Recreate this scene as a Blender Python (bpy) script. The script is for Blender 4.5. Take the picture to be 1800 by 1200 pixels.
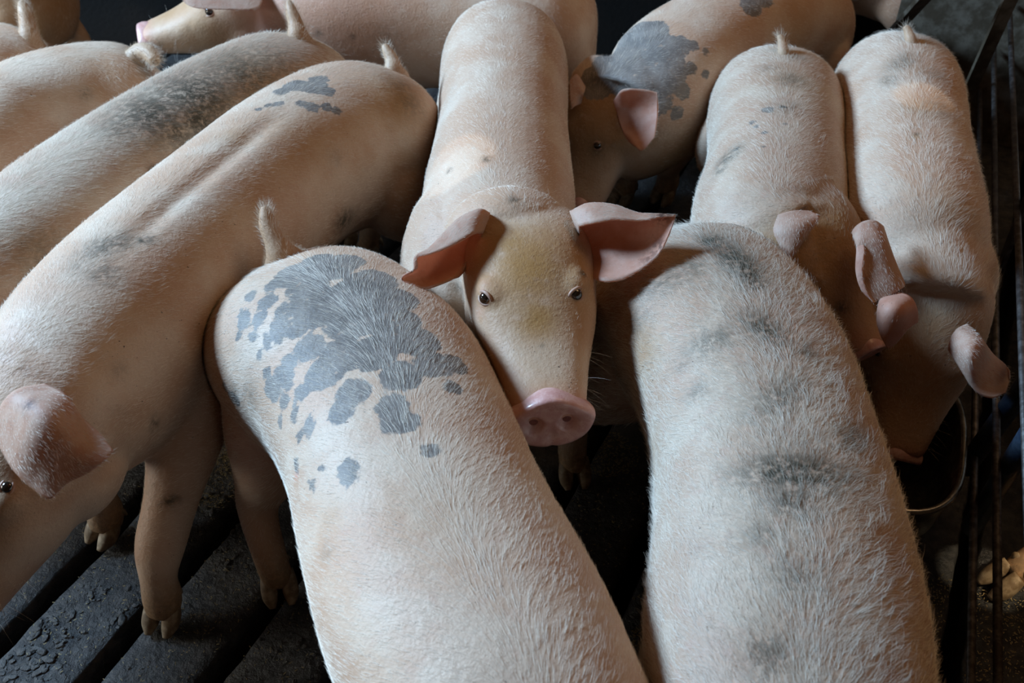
import bpy, bmesh, math, random
import numpy as np
from mathutils import Vector, Matrix, noise as mnoise
from mathutils.bvhtree import BVHTree

random.seed(7); np.random.seed(7)
for o in list(bpy.data.objects): bpy.data.objects.remove(o)
scene = bpy.context.scene
COL = scene.collection

# ------------------------------------------------------------------ camera
FPX = 1750.0                       # focal length in pixels of the 1800 px wide frame
PITCH = math.atan(1512 / FPX)      # looking down into the pen
CAMH = 1.68                        # eye height
SP, CP = math.sin(PITCH), math.cos(PITCH)
cam = bpy.data.cameras.new('camera'); camo = bpy.data.objects.new('camera', cam); COL.objects.link(camo)
camo.location = (0, 0, CAMH); camo.rotation_euler = (math.pi / 2 - PITCH, 0, 0)
cam.sensor_width = 36; cam.lens = 36 * FPX / 1800; cam.clip_start = 0.02
cam.dof.use_dof = True; cam.dof.focus_distance = 1.78; cam.dof.aperture_fstop = 5.6
scene.camera = camo

# ------------------------------------------------------------------ light
w = bpy.data.worlds.new('world'); scene.world = w; w.use_nodes = True
w.node_tree.nodes['Background'].inputs[0].default_value = (1.0, 0.55, 0.26, 1)
w.node_tree.nodes['Background'].inputs[1].default_value = 0.036

def area(name, loc, target, sx, sy, power, col):
    l = bpy.data.lights.new(name, 'AREA'); l.shape = 'RECTANGLE'; l.size = sx; l.size_y = sy
    l.energy = power; l.color = col
    o = bpy.data.objects.new(name, l); COL.objects.link(o); o.location = loc
    o.rotation_euler = (Vector(target) - Vector(loc)).to_track_quat('-Z', 'Y').to_euler()
    return o
area('daylight_window', (-4.8, 2.8, 3.65), (0.1, 1.5, 0.5), 1.6, 1.3, 810, (0.455, 0.705, 1.0))
area('warm_fill', (2.0, 2.7, 4.2), (0.3, 1.6, 0.4), 2.0, 2.0, 31, (1.0, 0.60, 0.30))  # added warm fill lamp for the shaded right-hand flanks
area('doorway', (-3.6, 1.15, .75), (-.4, 1.2, .15), 1.0, 1.1, 38, (0.95, 0.93, 0.85))
def sunbeam(target, src, cone, power):
    """sun falling through a small gap in the roof"""
    l = bpy.data.lights.new('roof_gap_sun', 'SPOT'); l.energy = power; l.color = (1.0, .80, .52); l.spot_size = math.radians(cone); l.spot_blend = .12; l.shadow_soft_size = .01
    o = bpy.data.objects.new('roof_gap_sun', l); COL.objects.link(o); o.location = src
    o.rotation_euler = (Vector(target) - Vector(src)).to_track_quat('-Z', 'Y').to_euler()
sunbeam((-.115, 1.80, .60), (-.9, 2.6, 5.0), 2.3, 190)
sunbeam((.93, 2.06, .62), (.3, 2.9, 5.0), 1.7, 170)
sunbeam((.98, 1.20, .05), (2.2, .2, 3.0), 2.6, 420)

vs = scene.view_settings
vs.view_transform = 'Standard'; vs.look = 'None'; vs.gamma = 1.0; vs.use_curve_mapping = False
vs.exposure = 0.0
scene.cycles.max_bounces = 5; scene.cycles.diffuse_bounces = 3; scene.cycles.glossy_bounces = 2; scene.cycles.transmission_bounces = 2; scene.cycles.transparent_max_bounces = 4

# ------------------------------------------------------------------ helpers
def at(px, py, z):
    """the point at height z that stands behind a pixel of the photograph"""
    a = (py - 600) / FPX; d = (CAMH - z) / (SP + a * CP)
    return np.array([(px - 900) / FPX * d, d * (CP - a * SP), z])
def ad(px, py, d):
    """the point at optical depth d behind a pixel"""
    a = (py - 600) / FPX
    return np.array([(px - 900) / FPX * d, d * (CP - a * SP), CAMH - d * (SP + a * CP)])
def nrm(v):
    v = np.asarray(v, float); return v / (np.linalg.norm(v, axis=-1, keepdims=True) + 1e-12)
def catmull(P, n):
    P = np.asarray(P, float)
    if len(P) == 2: return P[0] + (P[1] - P[0]) * np.linspace(0, 1, n)[:, None]
    Q = np.vstack([2 * P[0] - P[1], P, 2 * P[-1] - P[-2]])
    t = np.linspace(0, len(P) - 1, n); i = np.minimum(t.astype(int), len(P) - 2); f = (t - i)[:, None]
    a, b, c, d = Q[i], Q[i + 1], Q[i + 2], Q[i + 3]
    return 0.5 * (2 * b + (c - a) * f + (2 * a - 5 * b + 4 * c - d) * f ** 2 + (3 * b - a - 3 * c + d) * f ** 3)
def ss(x, a, b):
    t = np.clip((x - a) / (b - a), 0, 1); return t * t * (3 - 2 * t)

class MB:
    """collects shapes (verts, faces) for one mesh"""
    def __init__(s): s.v = []; s.f = []; s.n = 0
    def add(s, v, f):
        s.v.append(np.asarray(v, float)); s.f += [tuple(int(i) + s.n for i in q) for q in f]; s.n += len(v)
    def verts(s): return np.vstack(s.v)
    def grid(s, G, closed_v=False):
        n, m = G.shape[:2]; f = []
        for i in range(n - 1):
            for j in range(m if closed_v else m - 1):
                k = (j + 1) % m; f.append((i * m + j, i * m + k, (i + 1) * m + k, (i + 1) * m + j))
        s.add(G.reshape(-1, 3), f)
    def rings(s, G):
        """closed tube of rings with fan caps"""
        n, m = G.shape[:2]; v = np.vstack([G.reshape(-1, 3), G[0].mean(0)[None], G[-1].mean(0)[None]]); f = []
        for i in range(n - 1):
            for j in range(m):
                k = (j + 1) % m; f.append((i * m + j, i * m + k, (i + 1) * m + k, (i + 1) * m + j))
        for j in range(m):
            k = (j + 1) % m; f.append((n * m, k, j)); f.append((n * m + 1, (n - 1) * m + j, (n - 1) * m + k))
        s.add(v, f)
    def loft(s, C, R, U, a, bu, bd, p=2.2, n=40, m=28):
        A = np.column_stack([C, R, U, a, bu, bd]); A = catmull(A, n)
        C, R, U, a, bu, bd = A[:, 0:3], nrm(A[:, 3:6]), A[:, 6:9], np.maximum(A[:, 9], .002), np.maximum(A[:, 10], .002), np.maximum(A[:, 11], .002)
        U = nrm(U - R * (U * R).sum(1, keepdims=True))
        ph = np.linspace(0, 2 * math.pi, m, endpoint=False); co, si = np.cos(ph), np.sin(ph)
        x = np.sign(co) * np.abs(co) ** (2 / p); y = np.sign(si) * np.abs(si) ** (2 / p)
        yy = np.where(y > 0, bu[:, None] * y, bd[:, None] * y)
        s.rings(C[:, None] + R[:, None] * (a[:, None] * x)[..., None] + U[:, None] * yy[..., None])
    def tube(s, P, r, n=24, m=14, flat=None):
        A = catmull(np.column_stack([P, r]), n); P, r = A[:, :3], np.maximum(A[:, 3], .0008)
        T = nrm(np.gradient(P, axis=0)); ref = np.array([1.0, 0.13, 0.07]) if abs(T[0][0]) < .8 else np.array([0.1, 1.0, 0.1])
        G = []
        R = None
        for i in range(n):
            R = ref if R is None else R
            R = nrm(R - T[i] * np.dot(R, T[i])); U = np.cross(T[i], R)
            ph = np.linspace(0, 2 * math.pi, m, endpoint=False)
            G.append(P[i] + r[i] * (np.cos(ph)[:, None] * R + np.sin(ph)[:, None] * U * (flat or 1)))
        s.rings(np.array(G))
    def ell(s, c, ax, r, n=14, m=18):
        """ellipsoid: centre, 3 axes (rows), radii"""
        th = np.linspace(0.02, math.pi - .02, n); ph = np.linspace(0, 2 * math.pi, m, endpoint=False)
        L = np.stack([np.sin(th)[:, None] * np.cos(ph), np.sin(th)[:, None] * np.sin(ph), np.cos(th)[:, None] * np.ones(m)], -1) * np.asarray(r)
        s.rings(np.asarray(c) + L @ np.asarray(ax))
    def box(s, c, ax, h):
        ax = np.asarray(ax); h = np.asarray(h)
        v = [np.asarray(c) + (np.array([x, y, z]) * h) @ ax for x in (-1, 1) for y in (-1, 1) for z in (-1, 1)]
        s.add(v, [(0, 1, 3, 2), (4, 6, 7, 5), (0, 4, 5, 1), (2, 3, 7, 6), (0, 2, 6, 4), (1, 5, 7, 3)])
    def mesh(s, name, off=(0, 0, 0), smooth=True):
        me = bpy.data.meshes.new(name); me.from_pydata((s.verts() - np.asarray(off)).tolist(), [], s.f); me.update()
        if smooth: me.polygons.foreach_set('use_smooth', [True] * len(me.polygons))
        return me
def link(name, me, mat=None, parent=None):
    o = bpy.data.objects.new(name, me); COL.objects.link(o)
    if mat: me.materials.append(mat)
    if parent: o.parent = parent
    return o
def empty(name, loc):
    o = bpy.data.objects.new(name, None); COL.objects.link(o); o.location = tuple(loc); o.empty_display_size = .1; return o
def tag(o, label=None, cat=None, group=None, kind=None):
    for k, v in (('label', label), ('category', cat), ('group', group), ('kind', kind)):
        if v: o[k] = v
    return o
def co_of(me):
    a = np.empty(len(me.vertices) * 3, np.float32); me.vertices.foreach_get('co', a); return a.reshape(-1, 3).astype(float)
def attr(me, name, val, typ='FLOAT'):
    a = me.attributes.new(name, typ, 'POINT')
    a.data.foreach_set('vector' if typ == 'FLOAT_VECTOR' else 'value', np.ascontiguousarray(val, np.float32).ravel())
def laplace(me, its, lam=.5):
    V = co_of(me); E = np.empty(len(me.edges) * 2, np.int32); me.edges.foreach_get('vertices', E); E = E.reshape(-1, 2)
    n = len(V); deg = np.bincount(E.ravel(), minlength=n)[:, None].clip(1)
    for k in range(its):
        S = np.stack([np.bincount(E[:, 0], V[E[:, 1], c], n) + np.bincount(E[:, 1], V[E[:, 0], c], n) for c in range(3)], 1)
        l = lam if k % 2 == 0 or True else -lam * 1.02
        V = V + l * (S / deg - V)
    me.vertices.foreach_set('co', V.astype(np.float32).ravel()); me.update(); return V
def vnormals(me):
    a = np.empty(len(me.vertices) * 3, np.float32); me.vertex_normals.foreach_get('vector', a); return a.reshape(-1, 3).astype(float)
def remesh(me, voxel):
    o = bpy.data.objects.new('tmp', me); COL.objects.link(o)
    m = o.modifiers.new('r', 'REMESH'); m.mode = 'VOXEL'; m.voxel_size = voxel; m.use_smooth_shade = True
    dg = bpy.context.evaluated_depsgraph_get(); dg.update()
    out = bpy.data.meshes.new_from_object(o.evaluated_get(dg)); bpy.data.objects.remove(o)
    return out

# ------------------------------------------------------------------ node helpers / materials
def newmat(name):
    m = bpy.data.materials.new(name); m.use_nodes = True; nt = m.node_tree; return m, nt, nt.nodes['Principled BSDF']
class NT:
    def __init__(s, nt): s.t = nt; s.L = nt.links
    def n(s, typ, **kw):
        nd = s.t.nodes.new(typ)
        for k, v in kw.items(): setattr(nd, k, v)
        return nd
    def set(s, sock, v):
        if isinstance(v, bpy.types.NodeSocket): s.L.new(v, sock)
        elif v is not None: sock.default_value = v
    def math(s, op, a, b=None, c=None, clamp=False):
        nd = s.n('ShaderNodeMath', operation=op, use_clamp=clamp)
        s.set(nd.inputs[0], a); s.set(nd.inputs[1], b); s.set(nd.inputs[2], c); return nd.outputs[0]
    def mix(s, f, a, b, blend='MIX'):
        nd = s.n('ShaderNodeMix', data_type='RGBA', blend_type=blend)
        s.set(nd.inputs[0], f); s.set(nd.inputs[6], a); s.set(nd.inputs[7], b); return nd.outputs[2]
    def noise(s, scale, detail=3, rough=.55, vec=None, dist=0):
        nd = s.n('ShaderNodeTexNoise'); nd.inputs['Scale'].default_value = scale; nd.inputs['Detail'].default_value = detail
        nd.inputs['Roughness'].default_value = rough; nd.inputs['Distortion'].default_value = dist
        if vec is not None: s.L.new(vec, nd.inputs['Vector'])
        return nd.outputs['Fac']
    def attr(s, name): return s.n('ShaderNodeAttribute', attribute_name=name).outputs['Fac']
    def step(s, x, a, b):
        nd = s.n('ShaderNodeMapRange', interpolation_type='SMOOTHSTEP'); s.set(nd.inputs[0], x)
        nd.inputs[1].default_value = a; nd.inputs[2].default_value = b; return nd.outputs[0]
    def pos(s, scale=(1, 1, 1)):
        g = s.n('ShaderNodeNewGeometry'); m = s.n('ShaderNodeMapping'); m.inputs['Scale'].default_value = scale
        s.L.new(g.outputs['Position'], m.inputs['Vector']); return m.outputs[0]
    def bump(s, h, strength, dist, bs):
        b = s.n('ShaderNodeBump'); b.inputs['Strength'].default_value = strength; b.inputs['Distance'].default_value = dist
        s.L.new(h, b.inputs['Height']); s.L.new(b.outputs[0], bs.inputs['Normal'])
def rgb(r, g, b): return (r, g, b, 1)

def skin_material(name, base=(.53, .345, .235), pale=(.62, .475, .36), blotch=.5, sss=0.0):
    m, nt, bs = newmat(name); N = NT(nt); P = N.pos()
    big = N.noise(7, 3, .55, P); col = N.mix(N.step(big, .38, .66), rgb(*base), rgb(*pale))
    mid = N.noise(38, 4, .6, P); col = N.mix(N.math('MULTIPLY', N.step(mid, .52, .75), blotch * .5), col, rgb(.50, .29, .22))
    fine = N.noise(420, 2, .6, P); col = N.mix(N.math('MULTIPLY', N.step(fine, .5, .8), .25), col, rgb(.42, .25, .18))
    pk = N.attr('pink'); col = N.mix(N.math('MULTIPLY', pk, 1.0, clamp=True), col, rgb(.62, .27, .20))
    # tan and brown stains, painted sun flecks, tint that dims overlit skin
    tn = N.math('MULTIPLY', N.attr('tan'), N.step(N.noise(30, 4, .65, P), .08, .50), clamp=True)
    col = N.mix(tn, col, rgb(.36, .19, .065))
    # pigment patches: signed distance made ragged by noise, crisp border
    pf = N.math('ADD', N.attr('patch'), N.math('MULTIPLY', N.math('SUBTRACT', N.noise(85, 3, .5, P), .42), .020))
    pm = N.math('MULTIPLY', N.step(pf, -.0022, .0028), N.step(N.noise(55, 4, .7, P), .22, .40)); col = N.mix(pm, col, N.mix(N.step(N.noise(24, 3, .5, P), .35, .65), rgb(.17, .15, .135), rgb(.25, .22, .195)))
    # smeared dirt
    dn = N.math('MULTIPLY', N.attr('dirt'), N.step(N.noise(75, 5, .72, P), .30, .58), clamp=True)
    col = N.mix(dn, col, rgb(.06, .055, .04))
    speck = N.step(N.noise(210, 1, .5, P), .74, .78); speck = N.math('MULTIPLY', speck, N.step(N.noise(11, 2, .5, P), .42, .6))
    col = N.mix(speck, col, rgb(.07, .05, .04))
    nt.links.new(col, bs.inputs['Base Color'])
    bs.inputs['Roughness'].default_value = .52; bs.inputs['Specular IOR Level'].default_value = .3
    bs.inputs['Subsurface Weight'].default_value = sss; bs.inputs['Subsurface Radius'].default_value = (.9, .35, .2); bs.inputs['Subsurface Scale'].default_value = .006
    h = N.math('ADD', N.noise(150, 4, .6, P), N.math('MULTIPLY', N.noise(45, 3, .5, P), .8))
    N.bump(h, .35, .004, bs)
    return m
M = {}
M['skin'] = skin_material('pig_skin')
M['skin_dirty'] = skin_material('pig_skin_dirty', (.48, .325, .23), (.56, .44, .335), .8)

def hair_material():
    m, nt, bs = newmat('pig_hair'); N = NT(nt)
    d = N.attr('dirt'); t = N.attr('tan')
    col = N.mix(N.math('MULTIPLY', d, .85, clamp=True), rgb(.90, .83, .72), rgb(.12, .095, .06))
    col = N.mix(N.math('MULTIPLY', t, .85, clamp=True), col, rgb(.46, .28, .11))
    nt.links.new(col, bs.inputs['Base Color']); bs.inputs['Roughness'].default_value = .42; bs.inputs['Specular IOR Level'].default_value = .45
    tr = N.n('ShaderNodeBsdfTranslucent'); nt.links.new(col, tr.inputs[0])
    mx = N.n('ShaderNodeMixShader'); mx.inputs[0].default_value = .12
    nt.links.new(bs.outputs[0], mx.inputs[1]); nt.links.new(tr.outputs[0], mx.inputs[2]); nt.links.new(mx.outputs[0], nt.nodes['Material Output'].inputs[0])
    return m
M['hair'] = hair_material()

def ear_material():
    m, nt, bs = newmat('pig_ear'); N = NT(nt); P = N.pos()
    inn = N.attr('inner')
    out = N.mix(N.step(N.noise(40, 4, .6, P), .4, .7), rgb(.66, .50, .39), rgb(.58, .38, .28))
    ic = N.mix(N.step(N.noise(32, 4, .6, P), .35, .7), rgb(.68, .43, .33), rgb(.58, .31, .22))
    col = N.mix(inn, out, ic)
    col = N.mix(N.math('MULTIPLY', N.attr('dirt'), N.step(N.noise(110, 4, .7, P), .4, .56), clamp=True), col, rgb(.05, .045, .04))
    col = N.mix(N.step(N.noise(230, 1, .5, P), .75, .80), col, rgb(.12, .05, .035))
    nt.links.new(col, bs.inputs['Base Color']); bs.inputs['Roughness'].default_value = .5; bs.inputs['Specular IOR Level'].default_value = .3
    tr = N.n('ShaderNodeBsdfTranslucent'); tr.inputs[0].default_value = (.85, .40, .25, 1)
    mx = N.n('ShaderNodeMixShader'); mx.inputs[0].default_value = .40
    nt.links.new(bs.outputs[0], mx.inputs[1]); nt.links.new(tr.outputs[0], mx.inputs[2]); nt.links.new(mx.outputs[0], nt.nodes['Material Output'].inputs[0])
    N.bump(N.noise(120, 4, .6, P), .3, .003, bs)
    return m
M['ear'] = ear_material()

def simple(name, c1, c2, scale=20, rough=.6, metal=0, bump=(.3, .004, 60), spec=.4, coat=0, lo=.4, hi=.65):
    m, nt, bs = newmat(name); N = NT(nt); P = N.pos()
    nt.links.new(N.mix(N.step(N.noise(scale, 5, .62, P), lo, hi), rgb(*c1), rgb(*c2)), bs.inputs['Base Color'])
    bs.inputs['Roughness'].default_value = rough; bs.inputs['Metallic'].default_value = metal; bs.inputs['Specular IOR Level'].default_value = spec
    bs.inputs['Coat Weight'].default_value = coat; bs.inputs['Coat Roughness'].default_value = .12
    if bump: N.bump(N.noise(bump[2], 6, .65, P), bump[0], bump[1], bs)
    return m
M['snout'] = simple('pig_snout', (.56, .29, .25), (.66, .40, .35), 60, .36, 0, (.35, .002, 260), .5, .35)
M['nostril'] = simple('nostril_inside', (.20, .07, .06), (.28, .11, .09), 60, .5)
M['lid'] = simple('eyelid_skin', (.42, .25, .18), (.52, .34, .25), 60, .45, 0, (.3, .002, 300))
M['eye'] = simple('eyeball', (.012, .008, .006), (.03, .017, .010), 40, .06, 0, None, .6, 1.0)
M['sclera'] = simple('eye_white', (.30, .20, .16), (.36, .20, .16), 60, .15, 0, None, .5, .6)
M['claw'] = simple('hoof_horn', (.17, .115, .065), (.33, .25, .16), 50, .55, 0, (.3, .002, 150))
M['slat'] = simple('muddy_concrete', (.014, .014, .015), (.043, .041, .039), 34, .44, 0, (.9, .012, 70), .42, 0)
M['mud'] = simple('wet_mud', (.022, .021, .020), (.055, .050, .044), 60, .42, 0, (.8, .006, 180), .5)
M['chaff'] = simple('straw_dust', (.20, .15, .07), (.30, .24, .12), 40, .8, 0, None)
M['pit'] = simple('pit_dark', (.004, .004, .004), (.007, .006, .006), 10, .9)
M['wall'] = simple('dark_boards', (.005, .004, .003), (.010, .007, .005), 6, .8)
M['steel'] = simple('rusty_steel', (.05, .042, .038), (.11, .10, .095), 60, .5, .6, (.3, .002, 200))
M['blue'] = simple('blue_painted_pipe', (.018, .032, .058), (.045, .068, .10), 40, .4, .1, (.3, .002, 160))
M['bowl'] = simple('stainless_bowl', (.16, .155, .14), (.30, .29, .26), 40, .3, .9, (.15, .001, 80))
M['panel'] = simple('grimy_panel', (.06, .043, .026), (.14, .115, .085), 16, .6, .1, (.35, .003, 60))

# ------------------------------------------------------------------ hair: one coat of real strands per pig
def vnoise(P):
    """smooth value noise, three channels in -1..1"""
    I = np.floor(P).astype(np.int64); f = P - I; f = f * f * (3 - 2 * f); out = 0
    for dx in (0, 1):
        for dy in (0, 1):
            for dz in (0, 1):
                h = ((I[:, 0] + dx) * 73856093) ^ ((I[:, 1] + dy) * 19349663) ^ ((I[:, 2] + dz) * 83492791)
                w_ = (f[:, 0] if dx else 1 - f[:, 0]) * (f[:, 1] if dy else 1 - f[:, 1]) * (f[:, 2] if dz else 1 - f[:, 2])
                r = np.stack([((h * k) % 1009) / 504.5 - 1 for k in (1, 7, 31)], 1); out = out + r * w_[:, None]
    return out
class Coat:
    def __init__(s, seed): s.rng = np.random.default_rng(seed); s.P = []; s.R = []; s.D = []; s.T = []
    def grow(s, o, off, density, radius, lift, chaos, curl, clump=60.0):
        if density <= 0: return
        me = o.data; me.calc_loop_triangles(); n = len(me.loop_triangles)
        tri = np.empty(n * 3, np.int32); me.loop_triangles.foreach_get('vertices', tri); tri = tri.reshape(-1, 3)
        V = co_of(me); Nv = vnormals(me)
        def A(nm, k=1):
            d = np.empty(len(V) * k, np.float32); me.attributes[nm].data.foreach_get('vector' if k == 3 else 'value', d); return d.reshape(-1, k).astype(float)
        fl, ln, de, di, tn = A('hair_flow', 3), A('hair_len'), A('hair_density'), A('dirt'), A('tan')
        ar = np.linalg.norm(np.cross(V[tri[:, 1]] - V[tri[:, 0]], V[tri[:, 2]] - V[tri[:, 0]]), axis=1) * .5 * de[tri].mean(1)[:, 0]
        cnt = int(ar.sum() * density); cum = np.cumsum(ar); ix = np.searchsorted(cum, s.rng.random(cnt) * cum[-1]).clip(0, n - 1)
        u, v = s.rng.random(cnt), s.rng.random(cnt); k = u + v > 1; u[k], v[k] = 1 - u[k], 1 - v[k]
        B = np.stack([1 - u - v, u, v], 1)[..., None]; t = tri[ix]
        def ip(X): return (X[t] * B).sum(1)
        p, nn, f, l = ip(V), nrm(ip(Nv)), ip(fl), ip(ln)[:, 0] * s.rng.uniform(.45, 1.25, cnt)
        w = p + off
        d = f + nn * lift + (vnoise(w * clump) * 1.1 + vnoise(w * clump * .3)) * chaos + s.rng.normal(0, .6, (cnt, 3)) * chaos
        into = (d * nn).sum(1); d += nn * np.maximum(0, .10 - into)[:, None]; d = nrm(d)
        side = nrm(np.cross(d, nn)) * (s.rng.normal(0, .5, cnt) + vnoise(w * clump * .7 + 31)[:, 0] * .7)[:, None] - nn * .12
        q = np.array([0, .36, .70, 1.0])
        s.P.append(p[:, None] - nn[:, None] * .0006 + d[:, None] * (l[:, None] * q)[..., None] + side[:, None] * (l[:, None] * q ** 2)[..., None] * curl)
        s.R.append(np.tile(np.array([1, .85, .6, .22]) * radius, (cnt, 1)) * s.rng.uniform(.7, 1.2, (cnt, 1))); s.D.append(ip(di)[:, 0]); s.T.append(ip(tn)[:, 0])
    def strand(s, p, d, l, r, sag=.2):
        q = np.array([0, .36, .70, 1.0]); s.P.append((p + np.outer(q * l, d) - np.outer(q ** 2 * l * sag, ZUP))[None]); s.R.append(np.array([[1, .9, .7, .3]]) * r); s.D.append(np.zeros(1)); s.T.append(np.zeros(1))
    def build(s, parent):
        if not s.P: return
        P = np.concatenate(s.P); n = len(P); cv = bpy.data.hair_curves.new('hair'); cv.add_curves([4] * n)
        cv.attributes['position'].data.foreach_set('vector', P.astype(np.float32).ravel())
        ra = cv.attributes.get('radius') or cv.attributes.new('radius', 'FLOAT', 'POINT'); ra.data.foreach_set('value', np.concatenate(s.R).astype(np.float32).ravel())
        for nm, X in (('dirt', s.D), ('tan', s.T)):
            a_ = cv.attributes.new(nm, 'FLOAT', 'CURVE'); a_.data.foreach_set('value', np.concatenate(X).astype(np.float32))
        cv.materials.append(M['hair']); o = bpy.data.objects.new('hair', cv); COL.objects.link(o); o.parent = parent; o['kind'] = 'stuff'; return o
HAIR = 1.0

# ------------------------------------------------------------------ the pen
SLAT = np.array([.42952, .90306, 0.0]); ACROSS = np.array([.90306, -.42952, 0.0]); ZUP = np.array([0, 0, 1.0])
fb = MB(); fb.box((0, 2.2, -.32), np.eye(3), (4.5, 4.5, .02))
floor = tag(link('floor', fb.mesh('floor', smooth=False), M['pit']), 'black pit below the slatted pen floor', kind='structure')
PITCH_S = .206
for k in range(-13, 11):
    off = -1.34 + PITCH_S * (k + .5)                         # centre between two gaps
    half = PITCH_S / 2 - .019
    lo, hi = -1.2, 4.6
    nu, nv = 150, 9
    u = np.linspace(lo, hi, nu); vv = np.array([-1, -1, -.93, -.6, -.2, .2, .6, .93, 1, 1]) * half
    G = np.zeros((nu, len(vv), 3))
    for i in range(nu):
        for j in range(len(vv)):
            p = SLAT * u[i] + ACROSS * (off + vv[j]); z = 0.0
            if j in (0, len(vv) - 1): z = -.10
            elif j in (1, len(vv) - 2): z = -.014
            q = Vector((p[0] * 9, p[1] * 9, k))
            e = mnoise.noise(q * 2.6) * .004 + mnoise.noise(q) * .004 if j not in (0, len(vv) - 1) else 0
            s_ = mnoise.noise(Vector((p[0] * 22, p[1] * 22, 5 + k))) * .005 if j in (1, 2, len(vv) - 2, len(vv) - 3) else 0
            G[i, j] = p + np.array([0, 0, z + min(e, .004) - .004]) + ACROSS * s_
    b = MB(); b.grid(G)
    link('slat', b.mesh('slat'), M['slat'], floor)
wb = MB(); wb.box((0, 3.70, .9), np.eye(3), (4.5, .05, 1.25))
tag(link('wall_back', wb.mesh('wall_back', smooth=False), M['wall']), 'dark board wall at the far end of the pen', kind='structure')

def lumps(spots, mat, name, label, seed):
    rng = random.Random(seed); b = MB()
    for (px, py, rad, cnt, smin, smax) in spots:
        c = at(px, py, 0)
        for k in range(cnt):
            a = rng.uniform(0, 6.283); r = rad * math.sqrt(rng.random()); p = c + np.array([math.cos(a) * r, math.sin(a) * r, 0])
            o = (p @ ACROSS + 1.34) / PITCH_S; fr = o - math.floor(o)
            if fr < .13 or fr > .87: continue
            s = rng.uniform(smin, smax) * (1.2 - r / rad * .6)
            t = rng.uniform(0, 3.14); ax = np.array([[math.cos(t), math.sin(t), 0], [-math.sin(t), math.cos(t), 0], [0, 0, 1]])
            n0 = b.n; b.ell(p + ZUP * -.003, ax, (s * rng.uniform(.8, 2.2), s, s * rng.uniform(.2, .4)), 6, 8)
            b.v[-1] = b.v[-1] + np.array([[mnoise.noise(Vector(q * (1.2 / s))) * s * .35] * 3 for q in b.v[-1]])
    return tag(link(name, b.mesh(name), mat), label, name.replace('_', ' '), kind='stuff')
lumps([(50, 1130, .07, 60, .002, .011), (225, 1010, .16, 30, .0015, .005), (50, 1190, .08, 50, .002, .009), (330, 1150, .16, 30, .0015, .004), (480, 1150, .10, 50, .002, .005),
       (400, 880, .14, 110, .002, .008), (440, 960, .1, 50, .002, .006), (225, 1090, .04, 50, .002, .008), (1060, 860, .18, 50, .002, .004), (1100, 1060, .15, 50, .002, .004), (560, 1130, .1, 40, .002, .006), (120, 1090, .05, 25, .0015, .006), (165, 1035, .03, 25, .0015, .006)],
      M['mud'], 'mud', 'black mud trodden into clods on the floor slats', 3)
def chaff(spots, seed):
    rng = random.Random(seed); b = MB()
    for (px, py, rad, cnt) in spots:
        c = at(px, py, 0)
        for k in range(cnt):
            a = rng.uniform(0, 6.283); r = rad * math.sqrt(rng.random()); p = c + np.array([math.cos(a) * r, math.sin(a) * r, 0.002])
            o = (p @ ACROSS + 1.34) / PITCH_S; fr = o - math.floor(o)
            if fr < .12 or fr > .88: continue
            t = rng.uniform(0, 3.14); ax = np.array([[math.cos(t), math.sin(t), 0], [-math.sin(t), math.cos(t), 0], [0, 0, 1]])
            b.box(p + ZUP * .002, ax, (rng.uniform(.0008, .003), .0006, .0005))
    return tag(link('chaff', b.mesh('chaff', smooth=False), M['chaff']), 'pale grains of feed dust scattered on the slats', 'chaff', kind='stuff')
chaff([(400, 840, .09, 500), (420, 800, .06, 300), (250, 1010, .25, 500), (480, 1120, .2, 300), (1070, 800, .07, 450), (1100, 930, .18, 350), (1740, 1110, .14, 900), (1140, 1140, .05, 200)], 5)

# ------------------------------------------------------------------ fence, feeder, panel on the right
def fence_pt(Y, z): return np.array([1.165 + .363 * (Y - 2.0), Y, z])
def cyl(p, q, r, n=2, m=12):
    b = MB(); b.tube(np.array([p, q]), np.array([r, r]), n=n + 1, m=m); return b
fence = empty('pen_fence', fence_pt(1.3, 0)); FO = np.array(fence.location)
tag(fence, 'dark steel pen fence of long thin rods beside the feeding bowl', 'fence')
for z, y1 in ((.18, 2.98), (.32, 2.98), (.47, 2.98), (.62, 2.98), (.77, 2.98)):
    b = cyl(fence_pt(.35, z), fence_pt(y1, z + .004), .0075); link('rod', b.mesh('rod', FO), M['steel'], fence)
FD = nrm(np.array([.363, 1, 0])); FN = np.array([FD[1], -FD[0], 0])
for Y, hw in ((1.86, .030),):
    b = MB(); b.box(fence_pt(Y, .44) + FN * .016, np.array([FD, FN, ZUP]), (hw, .004, .46)); link('flat_post', b.mesh('flat_post', FO, False), M['steel'], fence)
for p, q in (((.945, 1.40, .12), (1.00, 1.27, 1.0)), ((.945, 1.30, .05), (.885, 1.17, .55))):
    p, q = np.array(p), np.array(q)
    b = cyl(p, q, .020, m=18); link('pipe_post', b.mesh('pipe_post', FO), M['blue'], fence)

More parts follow.
